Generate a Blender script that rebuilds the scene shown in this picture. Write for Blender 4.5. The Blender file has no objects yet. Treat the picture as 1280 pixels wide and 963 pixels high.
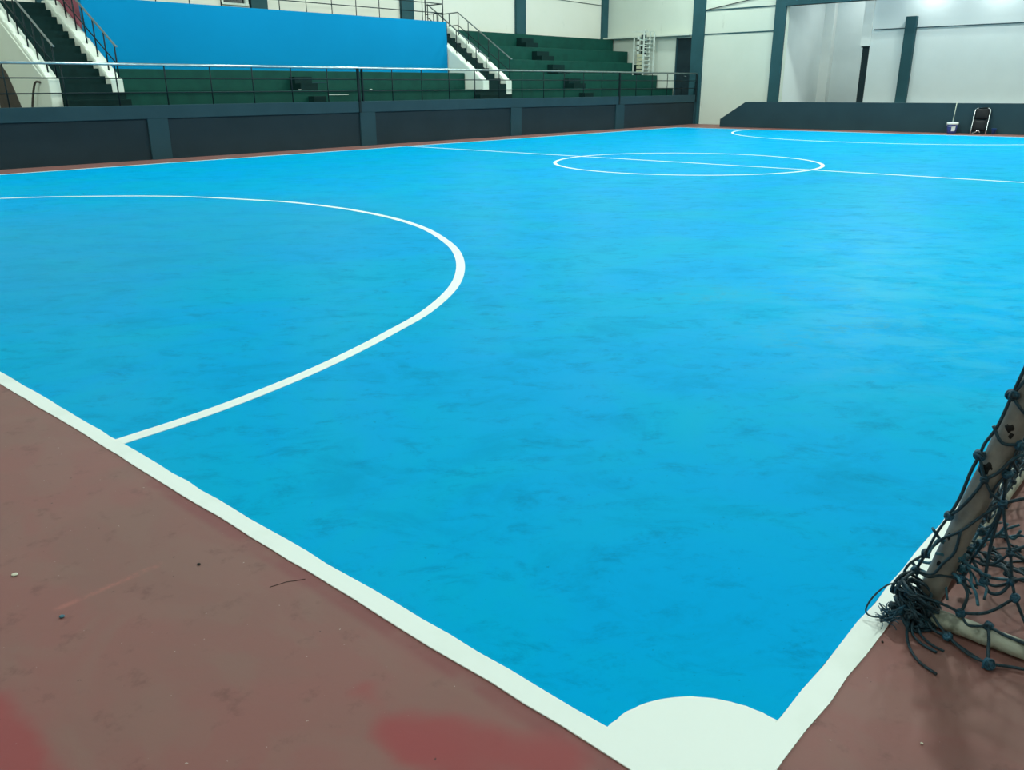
import bpy, math, random
from mathutils import Vector, Matrix

random.seed(7)
S = bpy.context.scene
COL = S.collection

# ------------------------------------------------------------------ camera, world, exposure
F_PX = 1041.02
YAW, PITCH, ROLL = 0.7328, 0.3424, -0.0061
CAM = Vector((-1.5031, -0.6881, 1.6238))
fw = Vector((math.cos(PITCH) * math.cos(YAW), math.cos(PITCH) * math.sin(YAW), -math.sin(PITCH)))
rt = Vector((math.sin(YAW), -math.cos(YAW), 0))
up = rt.cross(fw)
r2 = math.cos(ROLL) * rt + math.sin(ROLL) * up
u2 = -math.sin(ROLL) * rt + math.cos(ROLL) * up
cd = bpy.data.cameras.new('camera')
cam = bpy.data.objects.new('camera', cd)
COL.objects.link(cam)
M3 = Matrix((r2, u2, -fw)).transposed()
cam.matrix_world = Matrix.Translation(CAM) @ M3.to_4x4()
cd.sensor_fit = 'HORIZONTAL'
cd.sensor_width = 36.0
cd.lens = 36.0 * F_PX / 1280.0
cd.clip_start = 0.05
cd.clip_end = 200
S.camera = cam

S.view_settings.view_transform = 'Standard'
S.view_settings.look = 'None'
S.view_settings.gamma = 1.0
S.view_settings.use_curve_mapping = False
S.view_settings.exposure = 0.0
S.cycles.use_denoising = True
S.cycles.max_bounces = 6
S.cycles.diffuse_bounces = 4
S.cycles.sample_clamp_indirect = 4.0

w = bpy.data.worlds.new('world')
S.world = w
w.use_nodes = True
w.node_tree.nodes['Background'].inputs[0].default_value = (0.75, 0.95, 0.88, 1)
w.node_tree.nodes['Background'].inputs[1].default_value = 0.05

LAMP_COLOR = (0.86, 1.0, 0.92)
LAMP_W = 300.0                         # all-round light of one lamp
LAMP_DOWN_W = 150.0                    # light thrown down by its reflector
LAMP_GAIN = {-1.5: 0.7, 6.3: 1.0, 13.0: 1.05, 19.6: 1.2, 26.2: 1.3, 32.0: 0.8}
LAMP_ONE = {(32.0, 0.5): 2.2, (32.0, 10.0): 1.4, (-1.5, 0.5): 0.46, (-1.5, 10.0): 0.6, (-1.5, 19.4): 1.5, (6.3, 0.5): 1.75, (6.3, 10.0): 0.9}   # lamps unlike their row
STAGE_W = 44.0

# ------------------------------------------------------------------ materials
def srgb(r, g, b):
    def f(c):
        c /= 255.0
        return c / 12.92 if c <= 0.04045 else ((c + 0.055) / 1.055) ** 2.4
    return (f(r), f(g), f(b))


class NT:
    def __init__(s, m):
        s.t = m.node_tree
        s.n = s.t.nodes
        s.l = s.t.links

    def new(s, ty, **kw):
        n = s.n.new(ty)
        for k, v in kw.items():
            setattr(n, k, v)
        return n

    def link(s, a, b):
        s.l.new(a, b)

    def val(s, sock, v):
        if hasattr(v, 'is_linked') or hasattr(v, 'links'):
            s.link(v, sock)
        else:
            sock.default_value = v

    def math(s, op, a, b=0.0, clamp=False):
        n = s.new('ShaderNodeMath', operation=op, use_clamp=clamp)
        s.val(n.inputs[0], a)
        s.val(n.inputs[1], b)
        return n.outputs[0]

    def noise(s, vec, scale, detail=4, rough=0.55, dist=0.0):
        n = s.new('ShaderNodeTexNoise')
        s.link(vec, n.inputs['Vector'])
        n.inputs['Scale'].default_value = scale
        n.inputs['Detail'].default_value = detail
        n.inputs['Roughness'].default_value = rough
        n.inputs['Distortion'].default_value = dist
        return n.outputs[0]

    def ramp(s, fac, lo, hi):
        n = s.new('ShaderNodeMapRange')
        n.interpolation_type = 'SMOOTHSTEP'
        s.link(fac, n.inputs[0])
        n.inputs[1].default_value = lo
        n.inputs[2].default_value = hi
        return n.outputs[0]

    def mix(s, fac, a, b):
        n = s.new('ShaderNodeMix', data_type='RGBA')
        s.val(n.inputs[0], fac)
        for sock, v in ((n.inputs[6], a), (n.inputs[7], b)):
            if isinstance(v, tuple):
                sock.default_value = (*v[:3], 1)
            else:
                s.link(v, sock)
        return n.outputs[2]

    def mapping(s, vec, scale=(1, 1, 1), rot=(0, 0, 0)):
        n = s.new('ShaderNodeMapping')
        s.link(vec, n.inputs[0])
        n.inputs['Scale'].default_value = scale
        n.inputs['Rotation'].default_value = rot
        return n.outputs[0]

    def capsule(s, vec, a, b, width, soft):
        """1 inside a stroke from a to b (x, y in metres) of half width, 0 outside, soft edge"""
        a = Vector((a[0], a[1], 0)); b = Vector((b[0], b[1], 0)); ab = b - a
        sub = s.new('ShaderNodeVectorMath', operation='SUBTRACT')
        s.link(vec, sub.inputs[0]); sub.inputs[1].default_value = a
        dot = s.new('ShaderNodeVectorMath', operation='DOT_PRODUCT')
        s.link(sub.outputs[0], dot.inputs[0]); dot.inputs[1].default_value = ab / max(ab.length_squared, 1e-9)
        t = s.math('ADD', dot.outputs['Value'], 0.0, True)
        sc = s.new('ShaderNodeVectorMath', operation='SCALE')
        sc.inputs[0].default_value = ab
        s.link(t, sc.inputs['Scale'])
        d = s.new('ShaderNodeVectorMath', operation='DISTANCE')
        s.link(sub.outputs[0], d.inputs[0]); s.link(sc.outputs[0], d.inputs[1])
        return s.ramp(d.outputs['Value'], width + soft, width - soft)


def new_mat(name):
    m = bpy.data.materials.new(name)
    m.use_nodes = True
    return m, NT(m), m.node_tree.nodes['Principled BSDF']


def mat(name, c, rough=0.6, metal=0.0, c2=None, scale=3.0, spec=0.15, bump=0.0, bump_scale=40.0, lo=0.35, hi=0.7, stretch=(1, 1, 1)):
    m, N, P = new_mat(name)
    P.inputs['Roughness'].default_value = rough
    P.inputs['Metallic'].default_value = metal
    P.inputs['Specular IOR Level'].default_value = spec
    tc = N.new('ShaderNodeTexCoord').outputs['Object']
    if c2 is None:
        c2 = tuple(x * 0.85 for x in c)
    v = N.mapping(tc, stretch)
    n = N.noise(v, scale)
    N.link(N.mix(N.ramp(n, lo, hi), c, c2), P.inputs['Base Color'])
    if bump:
        b = N.new('ShaderNodeBump')
        b.inputs['Strength'].default_value = bump
        b.inputs['Distance'].default_value = 0.01
        N.link(N.noise(tc, bump_scale), b.inputs['Height'])
        N.link(b.outputs[0], P.inputs['Normal'])
    return m


def court_mat():
    m, N, P = new_mat('blue court paint')
    tc = N.new('ShaderNodeTexCoord').outputs['Object']
    base = (0.0, 0.350, 0.70)
    worn = (0.0, 0.28, 0.52)
    pale = (0.0, 0.378, 0.635)
    v = N.mapping(tc, (1.0, 1.0, 1))
    n1 = N.noise(v, 0.55, 6, 0.62, 0.6)
    c = N.mix(N.ramp(n1, 0.36, 0.64), base, pale)
    rv = N.mapping(tc, (1, 1, 1), (0, 0, 0.84))              # wiping direction of the mop
    n2 = N.noise(N.mapping(rv, (0.85, 1.2, 1)), 1.6, 10, 0.72, 0.6)
    f2 = N.math('MULTIPLY', N.ramp(n2, 0.48, 0.66), 0.50)
    c = N.mix(f2, c, worn)
    n3 = N.noise(N.mapping(rv, (0.85, 1.5, 1)), 4.2, 10, 0.80, 0.4)
    f3 = N.math('MULTIPLY', N.ramp(n3, 0.50, 0.68), 0.50)
    c = N.mix(f3, c, (0.0, 0.19, 0.36))
    # the goal mouth is greyer with wear
    f4 = N.math('MULTIPLY', N.capsule(tc, (1.5, 9.0), (4.0, 9.5), 2.6, 1.6), 0.40)
    c = N.mix(f4, c, (0.03, 0.30, 0.50))
    # pale grey scuffs
    for a, b, wd in (((4.6, 2.6), (5.6, 1.9), 0.25), ((3.8, 1.55), (4.6, 1.2), 0.20)):
        f = N.math('MULTIPLY', N.capsule(tc, a, b, wd, wd), N.math('MULTIPLY', N.ramp(n3, 0.45, 0.62), 0.5))
        c = N.mix(f, c, (0.06, 0.36, 0.52))
    n6 = N.noise(N.mapping(rv, (0.8, 1.3, 1)), 2.2, 10, 0.74, 0.4)
    f6 = N.math('MULTIPLY', N.capsule(tc, (4.5, 0.8), (8.5, 2.6), 1.1, 1.0), N.math('MULTIPLY', N.ramp(n6, 0.44, 0.60), 0.5))
    c = N.mix(f6, c, (0.045, 0.41, 0.62))
    n4 = N.noise(tc, 40, 3, 0.6)
    f5 = N.math('MULTIPLY', N.ramp(n4, 0.69, 0.74), 0.5)
    c = N.mix(f5, c, (0.0, 0.14, 0.26))
    N.link(c, P.inputs['Base Color'])
    r = N.math('ADD', N.math('MULTIPLY', n2, 0.30), 0.28)
    N.link(r, P.inputs['Roughness'])
    P.inputs['Specular IOR Level'].default_value = 0.006
    b = N.new('ShaderNodeBump')
    b.inputs['Strength'].default_value = 0.12
    b.inputs['Distance'].default_value = 0.004
    N.link(N.noise(tc, 14, 6, 0.6), b.inputs['Height'])
    N.link(b.outputs[0], P.inputs['Normal'])
    return m


def red_mat():
    m, N, P = new_mat('worn red floor paint')
    tc = N.new('ShaderNodeTexCoord').outputs['Object']
    n0 = N.noise(tc, 0.9, 5, 0.6, 0.8)
    c = N.mix(N.ramp(n0, 0.38, 0.62), (0.240, 0.100, 0.090), (0.220, 0.110, 0.096))
    n1 = N.noise(N.mapping(tc, (1.3, 0.8, 1)), 2.0, 4, 0.5, 1.6)
    f = N.math('MULTIPLY', N.ramp(n1, 0.46, 0.62), 0.34)
    c = N.mix(f, c, (0.225, 0.130, 0.110))
    n2 = N.noise(tc, 7.0, 6, 0.7)
    c = N.mix(N.math('MULTIPLY', N.ramp(n2, 0.55, 0.72), 0.5), c, (0.13, 0.055, 0.048))
    # fresher red band painted along the goal line
    edge = N.noise(tc, 3.0, 3, 0.6)
    wv = N.new('ShaderNodeVectorMath', operation='ADD')
    N.link(tc, wv.inputs[0])
    off = N.new('ShaderNodeVectorMath', operation='SCALE')
    nn = N.new('ShaderNodeTexNoise'); N.link(tc, nn.inputs['Vector']); nn.inputs['Scale'].default_value = 5.0
    N.link(nn.outputs['Color'], off.inputs[0]); off.inputs['Scale'].default_value = 0.10
    N.link(off.outputs[0], wv.inputs[1])
    wob = wv.outputs[0]                                     # shifted by about (.05, .05)
    f = N.math('MULTIPLY', N.capsule(tc, (-0.10, 0.25), (-0.098, 2.7), 0.036, 0.022), N.ramp(edge, 0.25, 0.55))
    c = N.mix(N.math('MULTIPLY', f, 0.7), c, (0.205, 0.060, 0.062))
    # bright red touch-up strokes
    for a, b, wd, s in (((-0.30, 1.00), (-0.33, 0.72), 0.05, 0.03), ((-0.31, 0.80), (-0.12, 0.40), 0.085, 0.035),
                        ((-0.33, 0.72), (-0.30, 0.45), 0.08, 0.04), ((-1.05, 1.72), (-1.05, 1.25), 0.085, 0.03)):
        f = N.math('MULTIPLY', N.capsule(wob, a, b, wd, s), 0.9)
        c = N.mix(f, c, (0.27, 0.058, 0.06))
    # a pale scratch
    f = N.math('MULTIPLY', N.capsule(tc, (-0.76, 2.02), (-0.40, 2.03), 0.011, 0.012), N.math('MULTIPLY', N.ramp(n2, 0.36, 0.56), 0.75))
    c = N.mix(f, c, (0.38, 0.14, 0.12))
    n3 = N.noise(tc, 55, 2, 0.5)
    c = N.mix(N.math('MULTIPLY', N.ramp(n3, 0.74, 0.78), 0.8), c, (0.42, 0.33, 0.30))
    n4 = N.noise(tc, 33, 2, 0.5)
    c = N.mix(N.math('MULTIPLY', N.ramp(n4, 0.75, 0.79), 0.8), c, (0.05, 0.03, 0.03))
    N.link(c, P.inputs['Base Color'])
    N.link(N.math('ADD', N.math('MULTIPLY', n0, 0.3), 0.38), P.inputs['Roughness'])
    P.inputs['Specular IOR Level'].default_value = 0.15
    b = N.new('ShaderNodeBump')
    b.inputs['Strength'].default_value = 0.15
    b.inputs['Distance'].default_value = 0.004
    N.link(N.noise(tc, 18, 7, 0.65), b.inputs['Height'])
    N.link(b.outputs[0], P.inputs['Normal'])
    return m


def wall_mat(name, c, c2, dirt=(0.30, 0.33, 0.28), amount=0.5):
    m, N, P = new_mat(name)
    tc = N.new('ShaderNodeTexCoord').outputs['Object']
    n0 = N.noise(tc, 0.5, 5, 0.6)
    col = N.mix(N.ramp(n0, 0.35, 0.7), c, c2)
    n1 = N.noise(N.mapping(tc, (1, 1, 0.35)), 2.2, 8, 0.72)
    col = N.mix(N.math('MULTIPLY', N.ramp(n1, 0.64, 0.80), amount), col, dirt)
    N.link(col, P.inputs['Base Color'])
    P.inputs['Roughness'].default_value = 0.7
    P.inputs['Specular IOR Level'].default_value = 0.25
    return m


M = {}
M['court'] = court_mat()
M['red'] = red_mat()
M['line'] = mat('white line paint', (0.84, 0.88, 0.84), 0.5, c2=(0.76, 0.81, 0.75), scale=2.0, lo=0.5, hi=0.75)
M['white'] = wall_mat('off-white wall', (0.75, 0.735, 0.65), (0.72, 0.71, 0.62))
M['stair_white'] = wall_mat('stair side paint', (0.76, 0.81, 0.71), (0.73, 0.78, 0.67))
M['end_white'] = wall_mat('pale end wall', (0.60, 0.645, 0.565), (0.57, 0.62, 0.54), (0.30, 0.33, 0.27), 0.7)
M['stage_white'] = wall_mat('stage white wall', (0.74, 0.79, 0.78), (0.70, 0.75, 0.74), amount=0.1)
M['warm_white'] = mat('warm white plaster', (0.81, 0.83, 0.80), 0.7, c2=(0.79, 0.81, 0.78))
M['teal'] = mat('teal grey pillar paint', (0.025, 0.084, 0.100), 0.6, c2=(0.022, 0.074, 0.088), scale=1.5)
M['slate'] = mat('slate blue paint', (0.021, 0.058, 0.074), 0.6, c2=(0.018, 0.052, 0.067), scale=1.2)
M['panel'] = mat('dark slate panel paint', (0.017, 0.033, 0.043), 0.65, c2=(0.014, 0.028, 0.036), scale=1.0)
M['apron'] = mat('dark teal stage front paint', (0.022, 0.053, 0.066), 0.6, c2=(0.019, 0.046, 0.058), scale=0.8)
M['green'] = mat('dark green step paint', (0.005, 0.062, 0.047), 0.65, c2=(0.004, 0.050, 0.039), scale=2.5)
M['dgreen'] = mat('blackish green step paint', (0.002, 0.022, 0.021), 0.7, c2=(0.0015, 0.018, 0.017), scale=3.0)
M['bluewall'] = mat('blue box paint', (0.0, 0.225, 0.46), 0.65, c2=(0.0, 0.215, 0.44), scale=0.6, spec=0.06)
M['pink'] = mat('faded crimson paint', (0.36, 0.10, 0.14), 0.65)
M['brown'] = mat('grey brown panel', (0.085, 0.072, 0.062), 0.7, c2=(0.07, 0.06, 0.05))
M['dark_metal'] = mat('black painted steel', (0.010, 0.022, 0.026), 0.45, 0.2)
M['galv'] = mat('galvanised steel tube', (0.62, 0.70, 0.70), 0.28, 0.9, c2=(0.5, 0.58, 0.58), scale=6)
M['dull_galv'] = mat('dull steel tube', (0.30, 0.33, 0.33), 0.42, 0.7, c2=(0.22, 0.25, 0.25), scale=6)
M['chrome'] = mat('bright chrome tube', (0.85, 0.88, 0.88), 0.18, 0.85)
M['door'] = mat('dark door paint', (0.014, 0.030, 0.036), 0.5, c2=(0.011, 0.024, 0.03))
M['black'] = mat('black vinyl', (0.008, 0.010, 0.012), 0.45)
M['strut'] = mat('grimy grey white paint', (0.235, 0.22, 0.20), 0.5, c2=(0.15, 0.14, 0.13), scale=9, bump=0.15, bump_scale=60)
M['bar'] = mat('chipped cream paint', (0.42, 0.43, 0.36), 0.5, c2=(0.17, 0.18, 0.15), scale=14, lo=0.45, hi=0.62, bump=0.2, bump_scale=50)
M['tar'] = mat('black smear', (0.012, 0.012, 0.012), 0.6)
M['rope'] = mat('dark teal rope', (0.010, 0.042, 0.064), 0.5, c2=(0.005, 0.018, 0.027), scale=45, spec=0.4, bump=0.4, bump_scale=220)
M['knot'] = mat('teal rope knot', (0.014, 0.085, 0.145), 0.5, c2=(0.005, 0.022, 0.034), scale=40, spec=0.4, bump=0.4, bump_scale=220)  # bluer than the rope: highlights on the knots put into the colour
M['lightened'] = mat('faded teal rope', (0.030, 0.135, 0.195), 0.5, c2=(0.008, 0.035, 0.052), scale=30, spec=0.4, bump=0.4, bump_scale=220)  # bunch is lit from behind, so its colour is brightened to make up
M['rack'] = mat('dull white rack paint', (0.62, 0.68, 0.62), 0.5, c2=(0.50, 0.56, 0.50))
M['cream'] = mat('cream slat paint', (0.52, 0.52, 0.36), 0.6, c2=(0.45, 0.45, 0.31))
M['bucket'] = mat('violet blue plastic', (0.035, 0.050, 0.19), 0.4, c2=(0.03, 0.042, 0.16))
M['cup'] = mat('dark blue plastic', (0.02, 0.055, 0.18), 0.4)
M['whiteplastic'] = mat('white plastic', (0.75, 0.80, 0.78), 0.45)
M['pole'] = mat('pale wooden pole', (0.50, 0.55, 0.45), 0.6)
M['glass'] = mat('dark window glass', (0.010, 0.022, 0.024), 0.15, spec=0.6)
M['ceil'] = mat('grey roof sheet', (0.22, 0.24, 0.24), 0.7)
M['housing'] = mat('grey lamp housing', (0.25, 0.27, 0.27), 0.5)
M['chip_white'] = mat('off-white chip', (0.66, 0.62, 0.50), 0.6)
M['chip_blue'] = mat('blue grey chip', (0.06, 0.15, 0.20), 0.5)
M['chip_dark'] = mat('black grit', (0.02, 0.018, 0.016), 0.7)
M['paper'] = mat('pale litter', (0.6, 0.62, 0.58), 0.7)
lm, LN, LP = new_mat('lamp lens')
LP.inputs['Emission Color'].default_value = (*LAMP_COLOR, 1)
LP.inputs['Emission Strength'].default_value = 12.0
M['lens'] = lm


# ------------------------------------------------------------------ mesh helpers
class MB:
    def __init__(s):
        s.v = []
        s.f = []
        s.smooth = []

    def add(s, vs, fs, sm=False):
        o = len(s.v)
        s.v += [tuple(v) for v in vs]
        s.f += [tuple(i + o for i in f) for f in fs]
        s.smooth += [sm] * len(fs)
        return s

    def box(s, x0, x1, y0, y1, z0, z1):
        return s.add([(x0, y0, z0), (x1, y0, z0), (x1, y1, z0), (x0, y1, z0), (x0, y0, z1), (x1, y0, z1), (x1, y1, z1), (x0, y1, z1)],
                     [(0, 3, 2, 1), (4, 5, 6, 7), (0, 1, 5, 4), (1, 2, 6, 5), (2, 3, 7, 6), (3, 0, 4, 7)])

    def prism_x(s, poly, x0, x1):
        """poly of (y, z) swept along x"""
        n = len(poly)
        vs = [(x0, a, b) for a, b in poly] + [(x1, a, b) for a, b in poly]
        fs = [tuple(range(n)), tuple(range(2 * n - 1, n - 1, -1))]
        fs += [(i, i + n, (i + 1) % n + n, (i + 1) % n) for i in range(n)]
        return s.add(vs, fs)

    def prism_z(s, poly, z0, z1):
        n = len(poly)
        vs = [(a, b, z0) for a, b in poly] + [(a, b, z1) for a, b in poly]
        fs = [tuple(range(n - 1, -1, -1)), tuple(range(n, 2 * n))]
        fs += [(i, (i + 1) % n, (i + 1) % n + n, i + n) for i in range(n)]
        return s.add(vs, fs)

    def strip(s, outer, inner, z0, z1):
        """closed-section band between two matching polylines of (x, y)"""
        n = len(outer)
        vs = []
        for (a, b), (c, d) in zip(outer, inner):
            vs += [(a, b, z0), (a, b, z1), (c, d, z1), (c, d, z0)]
        fs = []
        for i in range(n - 1):
            o = 4 * i
            for k in range(4):
                fs.append((o + k, o + (k + 1) % 4, o + 4 + (k + 1) % 4, o + 4 + k))
        fs += [(3, 2, 1, 0), (4 * n - 4, 4 * n - 3, 4 * n - 2, 4 * n - 1)]
        return s.add(vs, fs)

    def tube(s, pts, r, sides=8, closed=False):
        P = [Vector(p) for p in pts]
        n = len(P)
        rr = r if isinstance(r, (list, tuple)) else [r] * n
        T = []
        for i in range(n):
            a = P[i - 1] if (i > 0 or closed) else P[i]
            b = P[(i + 1) % n] if (i < n - 1 or closed) else P[i]
            t = (b - a)
            T.append(t.normalized() if t.length > 1e-9 else Vector((0, 0, 1)))
        ref = Vector((0, 0, 1)) if abs(T[0].z) < 0.9 else Vector((1, 0, 0))
        nrm = T[0].cross(ref).normalized()
        vs = []
        for i in range(n):
            nrm = nrm - T[i] * nrm.dot(T[i])
            if nrm.length < 1e-6:
                nrm = T[i].cross(Vector((1, 0.3, 0.2)))
            nrm.normalize()
            bn = T[i].cross(nrm)
            for k in range(sides):
                a = 2 * math.pi * k / sides
                vs.append(P[i] + rr[i] * (math.cos(a) * nrm + math.sin(a) * bn))
        fs = []
        m = n if closed else n - 1
        for i in range(m):
            for k in range(sides):
                a = i * sides + k
                b = i * sides + (k + 1) % sides
                c = ((i + 1) % n) * sides + (k + 1) % sides
                d = ((i + 1) % n) * sides + k
                fs.append((a, b, c, d))
        s.add(vs, fs, True)
        if not closed:
            o = len(s.v) - len(vs)
            s.f.append(tuple(o + k for k in range(sides - 1, -1, -1)))
            s.f.append(tuple(o + (n - 1) * sides + k for k in range(sides)))
            s.smooth += [False, False]
        return s

    def lathe(s, prof, c=(0, 0, 0), sides=24):
        vs = []
        for r, z in prof:
            for k in range(sides):
                a = 2 * math.pi * k / sides
                vs.append((c[0] + r * math.cos(a), c[1] + r * math.sin(a), c[2] + z))
        fs = []
        for i in range(len(prof) - 1):
            for k in range(sides):
                fs.append((i * sides + k, i * sides + (k + 1) % sides, (i + 1) * sides + (k + 1) % sides, (i + 1) * sides + k))
        s.add(vs, fs, True)
        return s

    def blob(s, c, r, sq=(1, 1, 1), jit=0.25, seg=8, rings=5, rnd=random):
        vs = []
        for i in range(1, rings):
            th = math.pi * i / rings
            for k in range(seg):
                ph = 2 * math.pi * k / seg
                q = r * (1 + rnd.uniform(-jit, jit))
                vs.append((c[0] + q * sq[0] * math.sin(th) * math.cos(ph), c[1] + q * sq[1] * math.sin(th) * math.sin(ph), c[2] + q * sq[2] * math.cos(th)))
        fs = []
        for i in range(rings - 2):
            for k in range(seg):
                fs.append((i * seg + k, (i + 1) * seg + k, (i + 1) * seg + (k + 1) % seg, i * seg + (k + 1) % seg))
        n = len(vs)
        vs += [(c[0], c[1], c[2] + r * sq[2]), (c[0], c[1], c[2] - r * sq[2])]
        for k in range(seg):
            fs.append((n, k, (k + 1) % seg))
            fs.append((n + 1, (rings - 2) * seg + (k + 1) % seg, (rings - 2) * seg + k))
        return s.add(vs, fs, True)


def smooth_path(pts, sub=5, closed=False):
    P = [Vector(p) for p in pts]
    n = len(P)
    if n < 3:
        return P
    out = []
    for i in range(n if closed else n - 1):
        p0 = P[i - 1] if (i > 0 or closed) else P[0] * 2 - P[1]
        p1 = P[i]
        p2 = P[(i + 1) % n]
        p3 = P[(i + 2) % n] if (i + 2 < n or closed) else P[-1] * 2 - P[-2]
        for k in range(sub):
            t = k / sub
            out.append(0.5 * (2 * p1 + (p2 - p0) * t + (2 * p0 - 5 * p1 + 4 * p2 - p3) * t * t + (3 * p1 - p0 - 3 * p2 + p3) * t ** 3))
    if not closed:
        out.append(P[-1])
    return out


BASE = {}


def obj(name, mb, m, parent=None, bevel=0.0, base=None):
    b = BASE.get(parent.name, Vector((0, 0, 0))) if parent else (Vector(base) if base else Vector((0, 0, 0)))
    me = bpy.data.meshes.new(name)
    me.from_pydata([Vector(v) - b for v in mb.v], [], mb.f)
    me.polygons.foreach_set('use_smooth', mb.smooth)
    me.materials.append(m)
    me.validate()
    import bmesh as _b
    bm = _b.new(); bm.from_mesh(me)
    _b.ops.recalc_face_normals(bm, faces=bm.faces)
    bm.to_mesh(me); bm.free()
    o = bpy.data.objects.new(name, me)
    COL.objects.link(o)
    if parent:
        o.parent = parent
        BASE[o.name] = b
    elif base:
        o.location = b
        BASE[o.name] = b
    if bevel:
        md = o.modifiers.new('bevel', 'BEVEL')
        md.width = bevel
        md.segments = 2
        md.limit_method = 'ANGLE'
    return o


def thing(name, label, cat, loc=(0, 0, 0), group=None):
    o = bpy.data.objects.new(name, None)
    COL.objects.link(o)
    o.location = loc
    o.empty_display_size = 0.2
    BASE[o.name] = Vector(loc)
    o['label'] = label
    o['category'] = cat
    if group:
        o['group'] = group
    return o


def tag(o, label, cat, group=None):
    o['label'] = label
    o['category'] = cat
    if group:
        o['group'] = group
    return o


def struct(name, mb, m, parent=None, bevel=0.0, label=None):
    o = obj(name, mb, m, parent, bevel)
    if parent is None:
        o['kind'] = 'structure'
        if label:
            o['label'] = label
    return o


# ------------------------------------------------------------------ key dimensions (metres)
L, W, XH = 31.1, 18.97, 15.76          # court length along x, width along y, halfway line
YS = 20.23                             # face of the low wall in front of the stand
ZS = 1.286                             # its top
XE = 34.8                              # end wall
XA = 32.68                             # stage front
ZA = 1.033
YB = 25.6                              # back wall of the stand
DECK = 1.05
TIER_Y = [21.5, 22.4, 23.27, 24.14, 25.02]
TIER_Z = [1.60, 2.165, 2.72, 3.265, 3.83]
ROOF = 9.0
X0, Y0 = -6.0, -6.0

# ------------------------------------------------------------------ floor and painted court
floor = struct('floor', MB().box(X0, XE + 0.3, Y0, YS + 0.3, -0.2, 0.0), M['red'])
obj('court_paint', MB().box(0, L, 0, W, 0.0, 0.002), M['court'], floor)
LZ = (0.001, 0.0045)
lw = 0.077


def wavy(p0, p1, off, n, amp):
    """slightly hand-painted edge from p0 to p1, pushed by off"""
    out = []
    for i in range(n + 1):
        t = i / n
        j = random.uniform(-amp, amp)
        d = Vector((p1[0] - p0[0], p1[1] - p0[1])).normalized()
        out.append((p0[0] + (p1[0] - p0[0]) * t - d.y * (off + j), p0[1] + (p1[1] - p0[1]) * t + d.x * (off + j)))
    return out


def line(name, p0, p1, o0, o1, n=60, amp=0.004):
    return obj(name, MB().strip(wavy(p0, p1, o0, n, amp), wavy(p0, p1, o1, n, amp), *LZ), M['line'], floor)


line('goal_line', (0, -lw), (0, W), 0.0, lw, 150)              # near goal line, on x < 0
line('touch_line', (-lw, 0), (L, 0), -lw - 0.001, 0.0, 220)       # near touch line, on y < 0
line('touch_line', (0, W), (L, W), 0.0, 0.07, 80)
line('goal_line', (L, 0), (L, W), -0.07, 0.0, 80)
line('halfway_line', (XH, 0), (XH, W), -0.04, 0.04, 80)


def ring(cx, cy, r0, r1, a0, a1, n, amp=0.0):
    o, i = [], []
    for k in range(n + 1):
        a = a0 + (a1 - a0) * k / n
        q0 = r0 + random.uniform(-amp, amp)
        q1 = r1 + random.uniform(-amp, amp)
        o.append((cx + q1 * math.cos(a), cy + q1 * math.sin(a)))
        i.append((cx + q0 * math.cos(a), cy + q0 * math.sin(a)))
    return o, i


o_, i_ = ring(XH, W / 2, 2.93, 3.01, 0, 2 * math.pi, 96, 0.003)
obj('centre_circle', MB().strip(o_, i_, 0.001, 0.005), M['line'], floor)
# near penalty area: the hand-painted outer edge, then its mirror image on the far half
d_out = [(0.0, 3.21), (0.4, 3.235), (0.78, 3.29), (1.25, 3.395), (1.72, 3.54), (2.15, 3.70), (2.72, 3.94), (3.38, 4.34), (3.95, 4.81), (4.50, 5.39),
         (4.96, 6.02), (5.48, 6.97), (5.80, 7.94), (5.95, 8.9), (5.97, 9.6), (5.90, 10.43), (5.69, 11.18), (5.33, 12.17), (4.99, 12.80),
         (4.56, 13.36), (3.87, 14.05), (3.13, 14.58), (2.1, 15.1), (1.2, 15.4), (0.4, 15.56), (0.0, 15.58)]
dp = [p.to_2d() for p in smooth_path([(x, y, 0) for x, y in d_out], 6)]
inn = []
for i, p in enumerate(dp):
    a = dp[max(i - 1, 0)]
    b = dp[min(i + 1, len(dp) - 1)]
    t = (b - a).normalized()
    inn.append((p.x - t.y * 0.084, p.y + t.x * 0.084))
obj('penalty_area_line', MB().strip([tuple(p) for p in dp], inn, 0.001, 0.0052), M['line'], floor)
# far penalty area
fo, fi = [], []
for rr, lst in ((5.9, fo), (5.82, fi)):
    for k in range(31):
        a = math.pi / 2 * k / 30
        lst.append((L - rr * math.sin(a), W / 2 - 0.3 - rr * math.cos(a)))
    for k in range(31):
        a = math.pi / 2 * (1 - k / 30)
        lst.append((L - rr * math.sin(a), W / 2 + 0.3 + rr * math.cos(a)))
obj('penalty_area_line', MB().strip(fo, fi, 0.001, 0.005), M['line'], floor)
# filled quarter circle in the near corner
q = [(0.0, 0.0)]
for k in range(25):
    a = math.pi / 2 * k / 24
    rr = 0.328 + 0.012 * math.sin(2 * a) + random.uniform(-0.002, 0.002)
    q.append((rr * math.cos(a), rr * math.sin(a)))
q[0] = (-0.02, -0.02)
obj('corner_mark', MB().prism_z(q, 0.001, 0.0042), M['line'], floor)
# crack in the red paint
obj('paint_crack', MB().tube([(-0.222, 1.60, 0.0005), (-0.195, 1.592, 0.0008), (-0.165, 1.585, 0.0005), (-0.14, 1.567, 0.0008), (-0.11, 1.55, 0.0005)], 0.0012, 4), M['chip_dark'], floor)

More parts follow.
